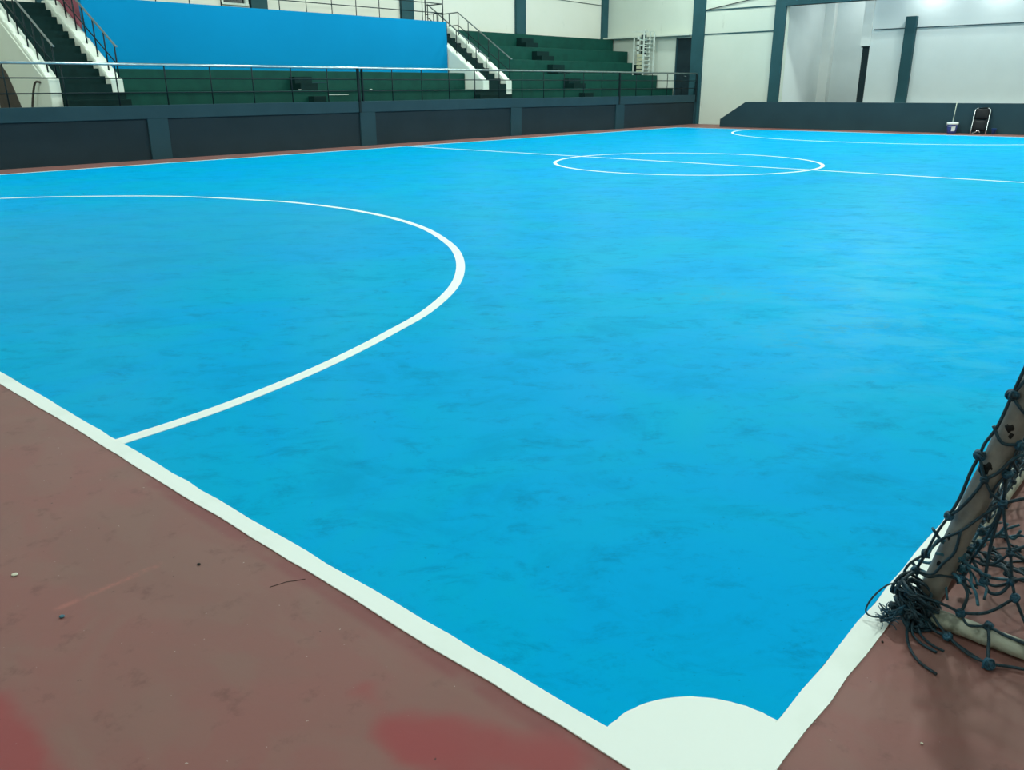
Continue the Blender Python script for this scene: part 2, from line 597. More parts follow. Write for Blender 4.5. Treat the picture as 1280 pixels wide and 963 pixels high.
# ------------------------------------------------------------------ room shell
YW_A, YW_B = 20.1, 20.7                # pillar in the corner of stand and end wall
wl = MB().box(X0, XE + 0.3, YB, YB + 0.3, 0, ROOF)
wall_back = struct('wall_back', wl, M['white'])
for x in (1.8, 8.37, 14.98, 21.45, 28.02):
    obj('pillar', MB().box(x, x + 0.62, YB - 0.12, YB, DECK + 0.0, ROOF), M['teal'], wall_back)
obj('pillar', MB().box(34.35, 34.8, YB - 0.12, YB, TIER_Z[4], ROOF), M['teal'], wall_back)
obj('cable', MB().tube([(27.0, YB - 0.03, 5.48), (29.5, YB - 0.03, 5.45), (31.5, YB - 0.03, 5.42), (34.34, YB - 0.03, 5.38)], 0.012, 6), M['dark_metal'], wall_back)

OP_L, OP_R, OP_Z = 16.27, 1.0, 4.83    # stage opening in the end wall
we = MB()
we.box(XE, XE + 0.3, OP_L, YB + 0.3, 0, ROOF)
we.box(XE, XE + 0.3, OP_R, OP_L, OP_Z, ROOF)
we.box(XE, XE + 0.3, Y0 - 0.3, OP_R, 0, ROOF)
wall_end = struct('wall_end', we, M['end_white'])
obj('pillar', MB().box(XE - 0.10, XE, YW_A, YW_B, 0, ROOF), M['teal'], wall_end)
obj('pillar', MB().box(XE - 0.10, XE + 0.02, OP_L, OP_L + 0.48, 0, ROOF), M['teal'], wall_end)
obj('lintel', MB().box(XE - 0.10, XE + 0.3, OP_R, OP_L, OP_Z, OP_Z + 0.55), M['teal'], wall_end)
obj('ledge', MB().box(XE - 0.03, XE, OP_L + 0.48, YW_A, 3.85, 3.90), M['teal'], wall_end)
obj('ledge', MB().box(XE - 0.04, XE, OP_L + 0.48, YW_A, 4.84, 4.89), M['teal'], wall_end)
obj('beam', MB().box(XE - 0.38, XE, YW_B, YB - 0.12, 3.86, 3.93), M['end_white'], wall_end)
obj('cable', MB().tube([(XE - 0.05, 20.08, 4.88), (XE - 0.05, 19.2, 5.0), (XE - 0.05, 18.06, 5.16), (XE - 0.05, 16.9, 5.34)], 0.02, 6), M['dark_metal'], wall_end)

door = struct('door_1', MB().box(XE - 0.02, XE + 0.03, 20.74, 21.46, DECK, 3.76), M['door'])
fr = MB()
fr.box(XE - 0.05, XE, 21.46, 21.54, DECK, 3.80)
obj('door_frame', fr, M['slate'], door)
obj('door_handle', MB().tube([(XE - 0.03, 20.9, 2.1), (XE - 0.07, 20.9, 2.1), (XE - 0.07, 21.0, 2.1)], 0.012, 6), M['galv'], door)

struct('ceiling', MB().box(X0 - 0.3, XE + 0.3, Y0 - 0.3, YB + 0.3, ROOF, ROOF + 0.2), M['ceil'])
struct('wall_right', MB().box(X0, XE, Y0 - 0.3, Y0, 0, ROOF), M['white'])
struct('wall_rear', MB().box(X0 - 0.3, X0, Y0 - 0.3, YB + 0.3, 0, ROOF), M['white'])

# window high on the stand's back wall, next to a pillar
win = struct('window_1', MB().box(14.0, 14.98, YB - 0.02, YB + 0.01, 4.26, 5.4), M['glass'])
wf = MB()
wf.box(14.78, 14.90, YB - 0.10, YB - 0.02, 4.20, 5.4)
wf.box(14.0, 14.80, YB - 0.07, YB - 0.02, 4.40, 4.46)
wf.box(13.96, 14.90, YB - 0.09, YB - 0.02, 4.20, 4.26)
wf.box(14.0, 14.80, YB - 0.07, YB - 0.02, 4.85, 4.90)
wf.box(13.96, 14.02, YB - 0.07, YB - 0.02, 4.20, 5.4)
obj('window_frame', wf, M['rack'], win)

# ------------------------------------------------------------------ stage recess in the end wall
XB1, XB2, YP = 38.0, 40.0, 14.16
st = MB()
st.box(XE + 0.3, XB2, OP_L + 0.38, OP_L + 0.58, 0, 6.2)         # left side wall
ws = struct('wall_stage_left', st, M['stage_white'])
obj('corner_column', MB().box(XB2 - 0.35, XB2, 16.2, OP_L + 0.38, 0.9, 6.2), M['warm_white'], ws)
struct('wall_stage_wing', MB().box(XB2, XB2 + 0.2, YP - 0.2, OP_L + 0.6, 0, 6.2), M['stage_white'])
sb = MB()
sb.box(XB1, XB1 + 0.2, OP_R - 2, 13.80, 0, 6.2)
sb.box(XB1, XB1 + 0.2, 13.80, YP, 3.25, 6.2)
sb.box(XB1 + 0.2, XB2, YP - 0.16, YP, 0, 6.2)
wsb = struct('wall_stage_back', sb, M['stage_white'])
obj('pilaster', MB().box(XB1 - 0.10, XB1, 13.78, YP + 0.02, 3.27, 6.2), M['warm_white'], wsb)
obj('pilaster', MB().box(XB1 - 0.25, XB1, 11.93, 12.36, 0.9, 4.36), M['teal'], wsb, 0.02)
obj('ledge', MB().box(XB1 - 0.03, XB1, OP_R - 2, 13.70, 3.90, 3.935), M['slate'], wsb)
d2 = struct('door_2', MB().box(XB1 + 0.12, XB1 + 0.17, 13.80, YP - 0.02, 0.9, 3.24), M['door'])
obj('door_frame', MB().box(XB1 - 0.01, XB1 + 0.12, 13.79, YP, 3.22, 3.26), M['dark_metal'], d2)
struct('wall_stage_right', MB().box(XE + 0.3, XB1, OP_R - 2.2, OP_R - 2, 0, 6.2), M['stage_white'])
struct('ceiling_stage', MB().box(XE + 0.3, XB2 + 0.2, OP_R - 2.2, OP_L + 0.6, 6.0, 6.2), M['stage_white'])
struct('floor_stage', MB().box(XA + 0.2, XB2, OP_R - 2, OP_L + 0.36, 0.0, 0.9), M['slate'])

sf = thing('stage_front', 'long low dark teal wall along the stage edge with a sloping end', 'low wall', (XA, 16, 0))
obj('wall_panel', MB().prism_x([(17.87, 0), (17.87, 0.32), (16.73, ZA), (1.0, ZA), (1.0, 0)], XA, XA + 0.2), M['apron'], sf, 0.012)
obj('ramp', MB().prism_x([(17.85, 0), (17.85, 0.22), (16.7, 0.9), (OP_L + 0.37, 0.9), (OP_L + 0.37, 0)], XA + 0.2, XE - 0.12), M['apron'], sf)

# ------------------------------------------------------------------ low wall in front of the stand
PX = [(-11.4 + 0.0, -10.9), (1.86, 2.4), (8.46, 8.98), (15.01, 15.59), (21.79, 22.35), (28.26, 28.86)]
PX = [p for p in PX if p[0] > X0]
ls = MB().box(X0, XE - 0.1, YS + 0.055, YS + 0.22, 0, ZS - 0.02)
wall_stand = struct('wall_stand', ls, M['panel'])
obj('coping', MB().box(X0, XE - 0.1, YS, YS + 0.24, 0.97, ZS), M['slate'], wall_stand, 0.008)
for a, b in PX:
    obj('pilaster', MB().box(a, b, YS, YS + 0.055, 0, 0.97), M['slate'], wall_stand, 0.006)
obj('pilaster', MB().box(34.55, XE - 0.1, YS, YS + 0.055, 0, 0.97), M['slate'], wall_stand)

# railing on top of it
rl = thing('barrier_railing', 'long metal barrier railing with a shiny top tube above the low slate wall', 'railing', (X0, YS + 0.06, ZS))
yr = YS + 0.06
obj('top_rail', MB().tube([(X0, yr, 2.215), (34.66, yr, 2.215)], 0.032, 10), M['galv'], rl)
for z in (1.90, 1.575):
    obj('mid_rail', MB().tube([(X0, yr, z), (34.62, yr, z)], 0.017, 6), M['dark_metal'], rl)
posts = [15.16 - 1.2135 * k for k in range(1, 16)] + [15.16 + 1.2145 * k for k in range(1, 11)] + [28.52 + 1.216 * k for k in range(1, 5)]
for x in sorted(posts):
    if x > X0:
        obj('post', MB().tube([(x, yr, ZS - 0.02), (x, yr, 2.2)], 0.016, 6), M['dark_metal'], rl)
for x in (1.8, 15.02, 28.46, 34.58):
    pb = MB()
    pb.box(x - 0.035, x + 0.035, YS - 0.025, YS - 0.001, 0.97, ZS + 0.02)
    pb.box(x - 0.03, x + 0.03, YS - 0.025, YS + 0.045, ZS + 0.0, 2.2)
    if x < 20:
        pb.box(x + 0.16, x + 0.20, YS + 0.02, YS + 0.09, ZS - 0.01, 2.2)
    obj('bolted_post', pb, M['dark_metal'], rl)

# ------------------------------------------------------------------ stand: tiers, box, stairs
SX0, SX1 = 8.59, 21.66                 # box and its two tiers
RX0, RX1 = 23.26, XE - 0.17           # open tiers on the far side
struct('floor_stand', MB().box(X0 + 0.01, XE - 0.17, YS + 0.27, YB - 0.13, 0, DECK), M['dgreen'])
TB = YB - 0.13
bl = thing('bleachers', 'five open dark green tiers stepping up to the white back wall, right of the staircases', 'bleachers', (29, 22, DECK))
for k in range(5):
    z0 = DECK + 0.001 if k == 0 else TIER_Z[k - 1]
    obj('tier', MB().box(RX0, RX1, TIER_Y[k], TB, z0, TIER_Z[k]), M['green'], bl, 0.012)
bc2 = thing('bleachers', 'two long low dark green tiers below the blue front wall', 'bleachers', (15, 22, DECK))
for k in range(2):
    z0 = DECK + 0.001 if k == 0 else TIER_Z[k - 1]
    obj('tier', MB().box(SX0 + 0.002, SX1, TIER_Y[k], TB, z0, TIER_Z[k]), M['green'], bc2, 0.012)


def aisle_step(par, k, a, b):
    z0 = DECK + 0.001 if k == 0 else TIER_Z[k - 1]
    h = TIER_Z[k] - z0
    y = TIER_Y[k]
    obj('aisle_step', MB().prism_x([(y, z0), (y - 0.56, z0), (y - 0.56, z0 + h * 0.36), (y - 0.28, z0 + h * 0.36), (y - 0.28, z0 + h * 0.70), (y, z0 + h * 0.70)], a, b), M['dgreen'], par)


for k in range(5):
    aisle_step(bl, k, 27.40 if k == 0 else 27.48, 28.0 if k == 0 else 28.28)
aisle_step(bc2, 1, 14.10, 14.72)
aisle_step(bc2, 0, 14.10, 14.55)
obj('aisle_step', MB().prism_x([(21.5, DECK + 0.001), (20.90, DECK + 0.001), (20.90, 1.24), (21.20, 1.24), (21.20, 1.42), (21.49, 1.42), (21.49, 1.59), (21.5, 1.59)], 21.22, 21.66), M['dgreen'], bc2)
obj('worn_edge', MB().box(14.85, 15.60, 21.488, 21.5, 1.46, 1.482), M['rack'], bc2)
obj('worn_edge', MB().box(14.75, 15.50, 22.39, 22.4, 1.82, 1.84), M['slate'], bc2)

# raised spectator box in blue
YF, ZF = 23.27, 3.93
bx = thing('spectator_box', 'raised spectator box with a long plain blue front wall between the two staircases', 'spectator box', (15, YF, TIER_Z[1]))
obj('front_wall', MB().box(SX0 + 0.005, 21.65, YF, YF + 0.15, TIER_Z[1] + 0.001, ZF), M['bluewall'], bx, 0.008)
obj('side_wall', MB().box(SX0 + 0.005, SX0 + 0.155, YF + 0.15, 25.2, TIER_Z[1] + 0.001, ZF), M['pink'], bx)
obj('side_wall', MB().box(21.50, 21.65, YF + 0.15, YB - 0.13, TIER_Z[1] + 0.001, 3.85), M['bluewall'], bx)
obj('platform', MB().box(SX0 + 0.155, 21.50, YF + 0.15, YB - 0.13, TIER_Z[1] + 0.001, 3.80), M['green'], bx)
YR = YF + 0.08
br = thing('box_railing', 'thin black steel railing along the top of the blue box wall', 'railing', (15, YR, ZF))
for z in (4.22, 4.53, 4.86):
    obj('rail', MB().tube([(8.8, YR, z), (21.55, YR, z)], 0.016 if z < 4.8 else 0.025, 6), M['dark_metal'], br)
for k in range(-3, 9):
    x = 12.64 + 0.988 * k
    obj('post', MB().tube([(x, YR, ZF - 0.005), (x, YR, 4.86)], 0.014, 6), M['dark_metal'], br)
for x, y in ((21.55, YR), (21.55, 24.28)):
    obj('post', MB().tube([(x, y, ZF - 0.005), (x, y, 4.86)], 0.022, 6), M['dark_metal'], br)
for z in (4.23, 4.53, 4.86):
    obj('return_rail', MB().tube([(21.55, YR, z), (21.55, 24.28, z)], 0.020, 6), M['dark_metal'], br)
for y in (23.60, 23.86):
    obj('baluster', MB().tube([(21.55, y, ZF - 0.005), (21.55, y, 4.22)], 0.014, 6), M['dark_metal'], br)

NST = 12
TR = 0.293
RS = (3.83 - 1.60) / NST


def stringer_poly(zb=DECK + 0.002):
    return [(21.50, zb), (21.50, 1.885), (21.53, 1.915), (21.62, 1.945), (24.62, 3.90), (24.98, 3.90), (24.98, zb)]


def staircase(name, label, xa0, xa1, xb0, xb1, base_x0, base_x1, brown, yend):
    """two stringers (xa0-xa1, xb0-xb1) with the flight between them"""
    t = thing(name, label, 'stairs', ((xa1 + xb0) / 2, 21.5, DECK))
    prof = [(21.5, DECK + 0.002)]
    for k in range(NST):
        y = 21.5 + k * TR
        prof += [(y, 1.6 + RS * k if k else DECK + 0.002), (y, 1.6 + RS * (k + 1))]
    prof = prof[1:] + [(yend, 3.83), (yend, DECK + 0.002)]
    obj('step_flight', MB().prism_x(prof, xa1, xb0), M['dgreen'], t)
    bs = MB().prism_x([(21.5, DECK + 0.002), (20.90, DECK + 0.002), (20.90, 1.24), (21.20, 1.24), (21.20, 1.42), (21.49, 1.42), (21.49, 1.59), (21.5, 1.59)], base_x0, base_x1)
    obj('bottom_steps', bs, M['dgreen'], t)
    p = stringer_poly()
    obj('stringer', MB().prism_x(p, xa0, xa1), M['stair_white'], t, 0.02)
    obj('stringer', MB().prism_x(p, xb0, xb1), M['stair_white'], t, 0.02)
    # worn scalloped top edge: a raised cap broken at each post
    for k in range(6):
        y0 = 21.70 + 0.49 * k
        z0 = 1.945 + (y0 - 21.62) * 0.652
        for a, b in ((xa0, xa1), (xb0, xb1)):
            cp = MB().prism_x([(y0, z0 - 0.03), (y0 + 0.03, z0 + 0.045), (y0 + 0.40, z0 + 0.40 * 0.652 + 0.03), (y0 + 0.43, z0 + 0.43 * 0.652 - 0.02)], a + 0.01, b - 0.01)
            obj('cap', cp, M['stair_white'], t, 0.015)
    return t


sl = staircase('staircase', 'dark green staircase with white side walls at the left end of the blue box', 6.80, 7.06, 8.28, 8.585, 7.07, 8.585, True, 24.98)
obj('side_panel', MB().prism_x([(23.35, DECK + 0.002), (23.72, 1.6), (24.05, 2.05), (24.35, 2.27), (24.97, 2.27), (24.97, DECK + 0.002)], 6.785, 6.81), M['brown'], sl)
obj('moulding', MB().tube([(6.795, 21.75, 1.90), (6.795, 24.6, 3.74)], 0.018, 6), M['stair_white'], sl)
sr = staircase('staircase', 'dark green staircase with white side walls at the right end of the blue box', 21.70, 22.0, 22.94, 23.25, 21.665, 22.93, False, 24.98)
dp_ = MB().tube(smooth_path([(6.78, 21.95, 1.83), (6.72, 22.05, 1.83), (6.70, 22.2, 1.68), (6.69, 22.45, 1.3), (6.69, 22.5, DECK)]), 0.025, 8)
obj('drain_pipe', dp_, M['brown'], sl)


def handrail(label, x, y0, y1, z0, slope, m, flat=0.0, nposts=6, grp=None, sgap=0.45):
    t = thing('stair_handrail', label, 'handrail', (x, y0, z0 - 0.7))
    z1 = z0 + (y1 - y0) * slope
    pts = [(x, y0 - 0.06, z0 - 0.01), (x, y0, z0), (x, y1, z1)]
    if flat:
        pts.append((x, y1 + flat, z1 - 0.02))
    obj('top_rail', MB().tube(pts, 0.024, 8), m, t)
    pts = [(x, y0 + 0.05, z0 + 0.05 * slope - sgap), (x, y1, z1 - sgap)]
    if flat:
        pts.append((x, y1 + flat, z1 - sgap - 0.02))
    obj('mid_rail', MB().tube(pts, 0.016, 6), M['dark_metal'], t)
    for k in range(nposts):
        y = y0 + 0.06 + (y1 - y0 - 0.08) * k / (nposts - 1)
        zt = z0 + (y - y0) * slope
        zb = 1.945 + (y - 21.62) * 0.652 - 0.02
        if y < 21.62:
            zb = 1.90
        obj('post', MB().tube([(x, y, max(zb, DECK)), (x, y, zt)], 0.018, 6), M['dark_metal'], t)
    if flat:
        obj('post', MB().tube([(x, y1 + flat * 0.5, 3.8), (x, y1 + flat * 0.5, z1 - 0.01)], 0.018, 6), M['dark_metal'], t)
    return t


handrail('steel handrail of the left staircase, on its side away from the blue box', 6.93, 21.22, 24.6, 2.62, 0.615, M['dull_galv'], 0, 8)
handrail('steel handrail of the left staircase on the side next to the blue box', 8.42, 21.27, 24.4, 2.66, 0.625, M['dull_galv'], 0, 7)
handrail('steel handrail of the right staircase on the side next to the blue box', 21.85, 21.42, 24.5, 2.66, 0.635, M['dull_galv'], 0, 7)
handrail('steel handrail with a level top end beside the open green tiers', 23.1, 21.42, 24.14, 2.66, 0.632, M['dull_galv'], 0.95, 6)

# ------------------------------------------------------------------ white rack on the tiers by the far corner
rk = thing('metal_rack', 'tall white metal rack with cream slats on the green tiers near the door', 'rack', (34.0, 22.7, TIER_Z[1]))
zb, zt = TIER_Z[1] + 0.02, 4.08
ya, yb, xa, xb = 21.95 + 0.46, 23.24, 33.75, 34.25
for x, y, z1 in ((xa, 22.66, zt + 0.08), (xa, 23.20, 3.8), (xb, 22.66, zt), (xb, 23.20, 3.8), (xb, 22.42, zt - 0.02), (xb, 22.96, zt)):
    obj('upright', MB().box(x - 0.025, x + 0.025, y - 0.03, y + 0.03, zb, z1), M['rack'], rk)
obj('top_bar', MB().box(xa - 0.02, xa + 0.02, 22.42, 23.35, 4.06, 4.10), M['rack'], rk)
obj('top_bar', MB().box(xb - 0.02, xb + 0.02, 22.42, 23.20, 4.06, 4.10), M['rack'], rk)
for k in range(9):
    z = zb + 0.08 + k * 0.185
    rg = MB().box(xb - 0.015, xb + 0.015, 22.42, 22.66, z - 0.016, z + 0.016)
    rg.box(xa, xb, 22.62, 22.66, z - 0.014, z + 0.014)
    obj('rung', rg, M['rack'], rk)
for k in range(5):
    z = zb + 0.10 + k * 0.17
    obj('slat', MB().box(xa - 0.03, xa, 22.70, 23.00, z, z + 0.125), M['cream'], rk)
for k in range(4):
    z = 3.02 + k * 0.22
    sh = MB().box(xa - 0.02, xa + 0.3, 22.68, 23.02, z, z + 0.05)
    sh.box(xa - 0.02, xa, 22.90, 23.02, z, z + 0.2)
    obj('shelf', sh, M['rack'], rk)
obj('back_panel', MB().box(xa + 0.25, xa + 0.29, 22.72, 22.98, 3.05, 3.95), M['door'], rk)
obj('shelf', MB().box(xa, xb, 23.02, 23.20, 2.65, 2.69), M['rack'], rk)
obj('shelf', MB().box(xa, xb, 23.02, 23.20, 3.25, 3.29), M['rack'], rk)
obj('crate', MB().box(xa, xa + 0.3, 23.02, 23.18, zb, zb + 0.36), M['dark_metal'], rk)

# ------------------------------------------------------------------ things along the stage front
ch = thing('folding_chair', 'black folding chair with chrome tube frame leaning folded against the dark stage wall', 'chair', (32.45, 7.57, 0))
cx = 32.43
for y in (7.33, 7.82):
    pts = [(cx - 0.02, y, 0.02), (cx + 0.08, y, 0.45), (cx + 0.15, y, 0.78)]
    s_ = 1 if y < 7.5 else -1
    pts += [(cx + 0.165, y + s_ * 0.03, 0.84), (cx + 0.175, y + s_ * 0.09, 0.875)]
    obj('frame_tube', MB().tube(smooth_path(pts, 4), 0.017, 8), M['chrome'], ch)
obj('top_tube', MB().tube([(cx + 0.175, 7.42, 0.875), (cx + 0.175, 7.73, 0.875)], 0.017, 8), M['black'], ch)
bk = MB()
n = 10
for i in range(n):                      # padded back
    pass
def pad(y0, y1, x_lo, z_lo, x_hi, z_hi, th):
    mb = MB()
    d = Vector((x_hi - x_lo, 0, z_hi - z_lo))
    nrm = Vector((-d.z, 0, d.x)).normalized()
    rows = 7
    vs = []
    for side in (0, 1):
        for i in range(rows):
            for j in range(rows):
                u_ = i / (rows - 1); v_ = j / (rows - 1)
                bulge = (1 - (2 * u_ - 1) ** 4) * (1 - (2 * v_ - 1) ** 4)
                p = Vector((x_lo, y0 + (y1 - y0) * v_, z_lo)) + d * u_ + nrm * ((th * (0.4 + 0.6 * bulge)) if side == 0 else 0)
                vs.append(p)
    fs = []
    R = rows * rows
    for i in range(rows - 1):
        for j in range(rows - 1):
            a = i * rows + j
            fs.append((a, a + 1, a + rows + 1, a + rows))
            fs.append((R + a, R + a + rows, R + a + rows + 1, R + a + 1))
    for k in range(rows - 1):
        fs.append((k, k + R, k + 1 + R, k + 1))
        a = (rows - 1) * rows + k
        fs.append((a, a + 1, a + 1 + R, a + R))
        a = k * rows
        fs.append((a, a + rows, a + rows + R, a + R))
        a = k * rows + rows - 1
        fs.append((a, a + R, a + rows + R, a + rows))
    return mb.add(vs, fs, True)
obj('backrest', pad(7.355, 7.795, cx + 0.09, 0.50, cx + 0.165, 0.85, 0.045), M['black'], ch)
obj('seat', pad(7.355, 7.795, cx + 0.0, 0.10, cx + 0.08, 0.47, 0.05), M['black'], ch)
for y in (7.39, 7.76):
    obj('rear_leg', MB().tube([(cx - 0.07, y, 0.02), (cx + 0.02, y, 0.3), (cx + 0.07, y, 0.5)], 0.014, 8), M['black'], ch)
    obj('foot', MB().blob((cx - 0.07, y, 0.022), 0.028, (1.1, 1.1, 0.75), 0.05), M['black'], ch)
obj('stretcher', MB().tube(smooth_path([(cx - 0.09, 7.50, 0.05), (cx - 0.10, 7.56, 0.13), (cx - 0.09, 7.66, 0.06), (cx - 0.09, 7.75, 0.03)]), 0.011, 6), M['chrome'], ch)

bkt = thing('bucket', 'violet blue plastic bucket with a white rim on the red floor by the stage wall', 'bucket', (32.35, 8.43, 0))
bc = (32.35, 8.43, 0)
obj('tub', MB().lathe([(0.001, 0.012), (0.125, 0.012), (0.13, 0.0), (0.142, 0.02), (0.178, 0.33), (0.172, 0.33), (0.136, 0.03), (0.001, 0.025)], bc, 28), M['bucket'], bkt)
obj('rim', MB().lathe([(0.172, 0.31), (0.19, 0.31), (0.193, 0.35), (0.186, 0.385), (0.172, 0.385), (0.170, 0.31)], bc, 28), M['whiteplastic'], bkt)
lab = MB()
vs, fs = [], []
for i in range(7):
    a = math.radians(188 + i * 8)
    for z, r in ((0.09, 0.1525), (0.25, 0.171)):
        vs.append((bc[0] + r * math.cos(a), bc[1] + r * math.sin(a), z))
for i in range(6):
    fs.append((2 * i, 2 * i + 2, 2 * i + 3, 2 * i + 1))
obj('label_patch', MB().add(vs, fs), M['whiteplastic'], bkt)
obj('handle', MB().tube(smooth_path([(bc[0], bc[1] - 0.19, 0.33), (bc[0] - 0.12, bc[1] - 0.14, 0.27), (bc[0] - 0.19, bc[1], 0.24), (bc[0] - 0.12, bc[1] + 0.14, 0.27), (bc[0], bc[1] + 0.19, 0.33)]), 0.005, 6), M['galv'], bkt)
mp = thing('mop', 'pale thin mop pole standing upright in the violet bucket', 'mop', (32.35, 8.43, 0.03))
obj('pole', MB().tube([(32.33, 8.45, 0.10), (32.42, 8.42, 1.08)], 0.013, 8), M['pole'], mp)
mh = MB()
for k in range(14):
    a = random.uniform(0, 6.28)
    mh.tube(smooth_path([(32.33, 8.44, 0.16), (32.33 + 0.05 * math.cos(a), 8.44 + 0.05 * math.sin(a), 0.10), (32.34 + 0.085 * math.cos(a), 8.43 + 0.085 * math.sin(a), 0.04)], 3), 0.008, 5)
obj('mop_head', mh, M['whiteplastic'], mp)
cp = thing('plastic_pot', 'small dark blue plastic pot on the floor beside the folded chair', 'pot', (32.5, 7.1, 0))
obj('body', MB().lathe([(0.001, 0.01), (0.055, 0.0), (0.085, 0.19), (0.092, 0.20), (0.08, 0.20), (0.052, 0.015), (0.001, 0.015)], (32.5, 7.1, 0), 20), M['cup'], cp)

# ------------------------------------------------------------------ old goal with knotted net
gl = thing('goal', 'old grey tube goal draped in a knotted dark teal net on the near touch line', 'goal', (1.12, -0.13, 0))
GX0, GX1, GY0, GY1 = 1.12, 4.12, -0.13, -1.15
GR = 0.037
LEAN = 0.21
def strut_pt(x, z):
    return Vector((x, GY0 - LEAN * z, z))
def rough_tube(a, b, r, sides=16, n=24, amp=0.0012):
    a = Vector(a); b = Vector(b)
    return MB().tube([a + (b - a) * i / n + Vector((random.uniform(-amp, amp), random.uniform(-amp, amp), random.uniform(-amp, amp))) for i in range(n + 1)], r, sides)
ZT = 2.0
for x in (GX0, GX1):
    strut = obj('rear_strut', rough_tube(strut_pt(x, 0.05), strut_pt(x, ZT - 0.03), GR), M['strut'], gl)
    if x == GX0:
        for z, off, r in ((0.30, 0.5, 0.010), (0.315, 0.2, 0.006), (0.545, 0.35, 0.015), (0.56, 0.1, 0.012), (0.69, 0.05, 0.012), (0.672, -0.2, 0.009), (0.20, 0.3, 0.009)):
            pz = strut_pt(x, z)
            nn_ = Vector((-1, off, 0.2)).normalized()
            obj('tar_spot', MB().blob(pz + nn_ * (GR - 0.002), r, (0.35, 1, 1.3), 0.3), M['tar'], strut)
    obj('side_bar', rough_tube((x - 0.055, GY0 - 0.03, 0.03), (x - 0.055, GY1, 0.03), 0.029), M['bar'], gl)
    obj('front_post', rough_tube((x, GY1, 0.0), (x, GY1, ZT), GR), M['strut'], gl)
    obj('top_bar', rough_tube(strut_pt(x, ZT - 0.03), (x, GY1, ZT - 0.03), 0.03), M['strut'], gl)
obj('rear_bar', rough_tube((GX0 + 0.02, GY0 + 0.005, 0.04), (GX1, GY0 + 0.005, 0.04), 0.038, n=60), M['bar'], gl)
obj('crossbar', rough_tube((GX0 - GR, GY1, ZT), (GX1 + GR, GY1, ZT), GR, n=60), M['strut'], gl)
obj('rear_top_bar', rough_tube(strut_pt(GX0, ZT - 0.03), strut_pt(GX1, ZT - 0.03), 0.03, n=60), M['strut'], gl)

rnd = random.Random(11)
RR = 0.0048


def cord(mb, pts, r=RR, sub=5, sides=6, jit=0.0):
    P = [Vector(p) + Vector((rnd.uniform(-jit, jit), rnd.uniform(-jit, jit), rnd.uniform(-jit, jit))) for p in pts]
    mb.tube(smooth_path(P, sub), r, sides)


def knot(mb, c, r=0.013):
    """a lump of rope: two crossed loops over a core"""
    c = Vector(c)
    mb.blob(c, r * 0.85, (1, 1, 1), 0.2, rnd=rnd)
    for q in range(3):
        a = Vector((rnd.uniform(-1, 1), rnd.uniform(-1, 1), rnd.uniform(-1, 1))).normalized()
        b = a.cross(Vector((rnd.uniform(-1, 1), rnd.uniform(-1, 1), rnd.uniform(-1, 1)))).normalized()
        d = a.cross(b)
        pts = [c + (a * math.cos(t) + b * math.sin(t)) * r * 0.85 + d * r * rnd.uniform(-0.3, 0.3) for t in [i * math.pi / 4 for i in range(8)]]
        mb.tube(smooth_path(pts, 2, True), 0.0045, 5, True)
    for q in range(2):
        a = Vector((rnd.uniform(-1, 1), rnd.uniform(-1, 1), rnd.uniform(-1, 1))).normalized()
        mb.tube([c, c + a * r * 0.9, c + a * r * 1.2 + Vector((0, 0, -0.003))], 0.0038, 5)


# net panels seen from far (rest of the goal): diamond meshes with slack
def net_panel(fn, nu, nv, skip=None, jit=0.012, r=0.0042):
    """fn(u, v) -> point; diamonds over the unit square"""
    mb = MB()
    P = {}
    for i in range(nu + 1):
        for j in range(nv + 1):
            if (i + j) % 2 == 0:
                p = fn(i / nu, j / nv) + Vector((rnd.uniform(-jit, jit), rnd.uniform(-jit, jit), rnd.uniform(-jit, jit)))
                p.z = max(p.z, 0.008)
                P[(i, j)] = p
    for (i, j), p in P.items():
        for di in (-1, 1):
            q = P.get((i + di, j + 1))
            if q is None or (skip and skip((p + q) / 2)):
                continue
            mid = (p + q) / 2 + Vector((rnd.uniform(-.01, .01), rnd.uniform(-.01, .01), -0.008))
            mid.z = max(mid.z, 0.008)
            mb.tube([p, mid, q], r, 5)
        if not (skip and skip(p)):
            mb.blob(p, 0.010, (1, 1, 1), 0.25, 6, 4, rnd)
    return mb


obj('rear_net', net_panel(lambda u, v: strut_pt(GX0 + (GX1 - GX0) * u, 0.05 + (ZT - 0.1) * v) + Vector((0, -0.05 * math.sin(math.pi * v) * math.sin(math.pi * u), 0)), 52, 34,
                          skip=lambda p: p.x < 1.5 and p.z < 0.5), M['rope'], gl)
obj('roof_net', net_panel(lambda u, v: Vector((GX0 + (GX1 - GX0) * u, (GY0 - LEAN * ZT) * (1 - v) + GY1 * v, ZT - 0.06 * math.sin(math.pi * v))), 52, 10), M['rope'], gl)


def side_fn(x):
    def f(u, v):
        z = 0.03 + (ZT - 0.06) * v
        y0 = GY0 - LEAN * z
        return Vector((x - 0.02 * math.sin(math.pi * u), y0 * (1 - u) + GY1 * u, z))
    return f


def in_view(p):                          # the corner that is laced by hand below
    return p.y > -0.50 and p.z < 0.95


obj('side_net', net_panel(side_fn(GX0), 18, 34, skip=in_view), M['rope'], gl)
obj('side_net', net_panel(side_fn(GX1), 18, 34), M['rope'], gl)

# hand-laced near corner; (y, z) on the side of the goal, x given
XF = GX0 - GR - 0.004                    # just proud of the strut, on the outside
def sp(z, side, out=0.0):
    """point on the strut's skin at height z; side -1 (edge towards the court) .. 1 (edge towards the goal mouth)"""
    c = strut_pt(GX0, z)
    a = side * math.pi / 2
    return c + Vector((-math.cos(a), -math.sin(a), -LEAN * math.sin(a) * 0)) * (GR + RR * 0.8 + out)


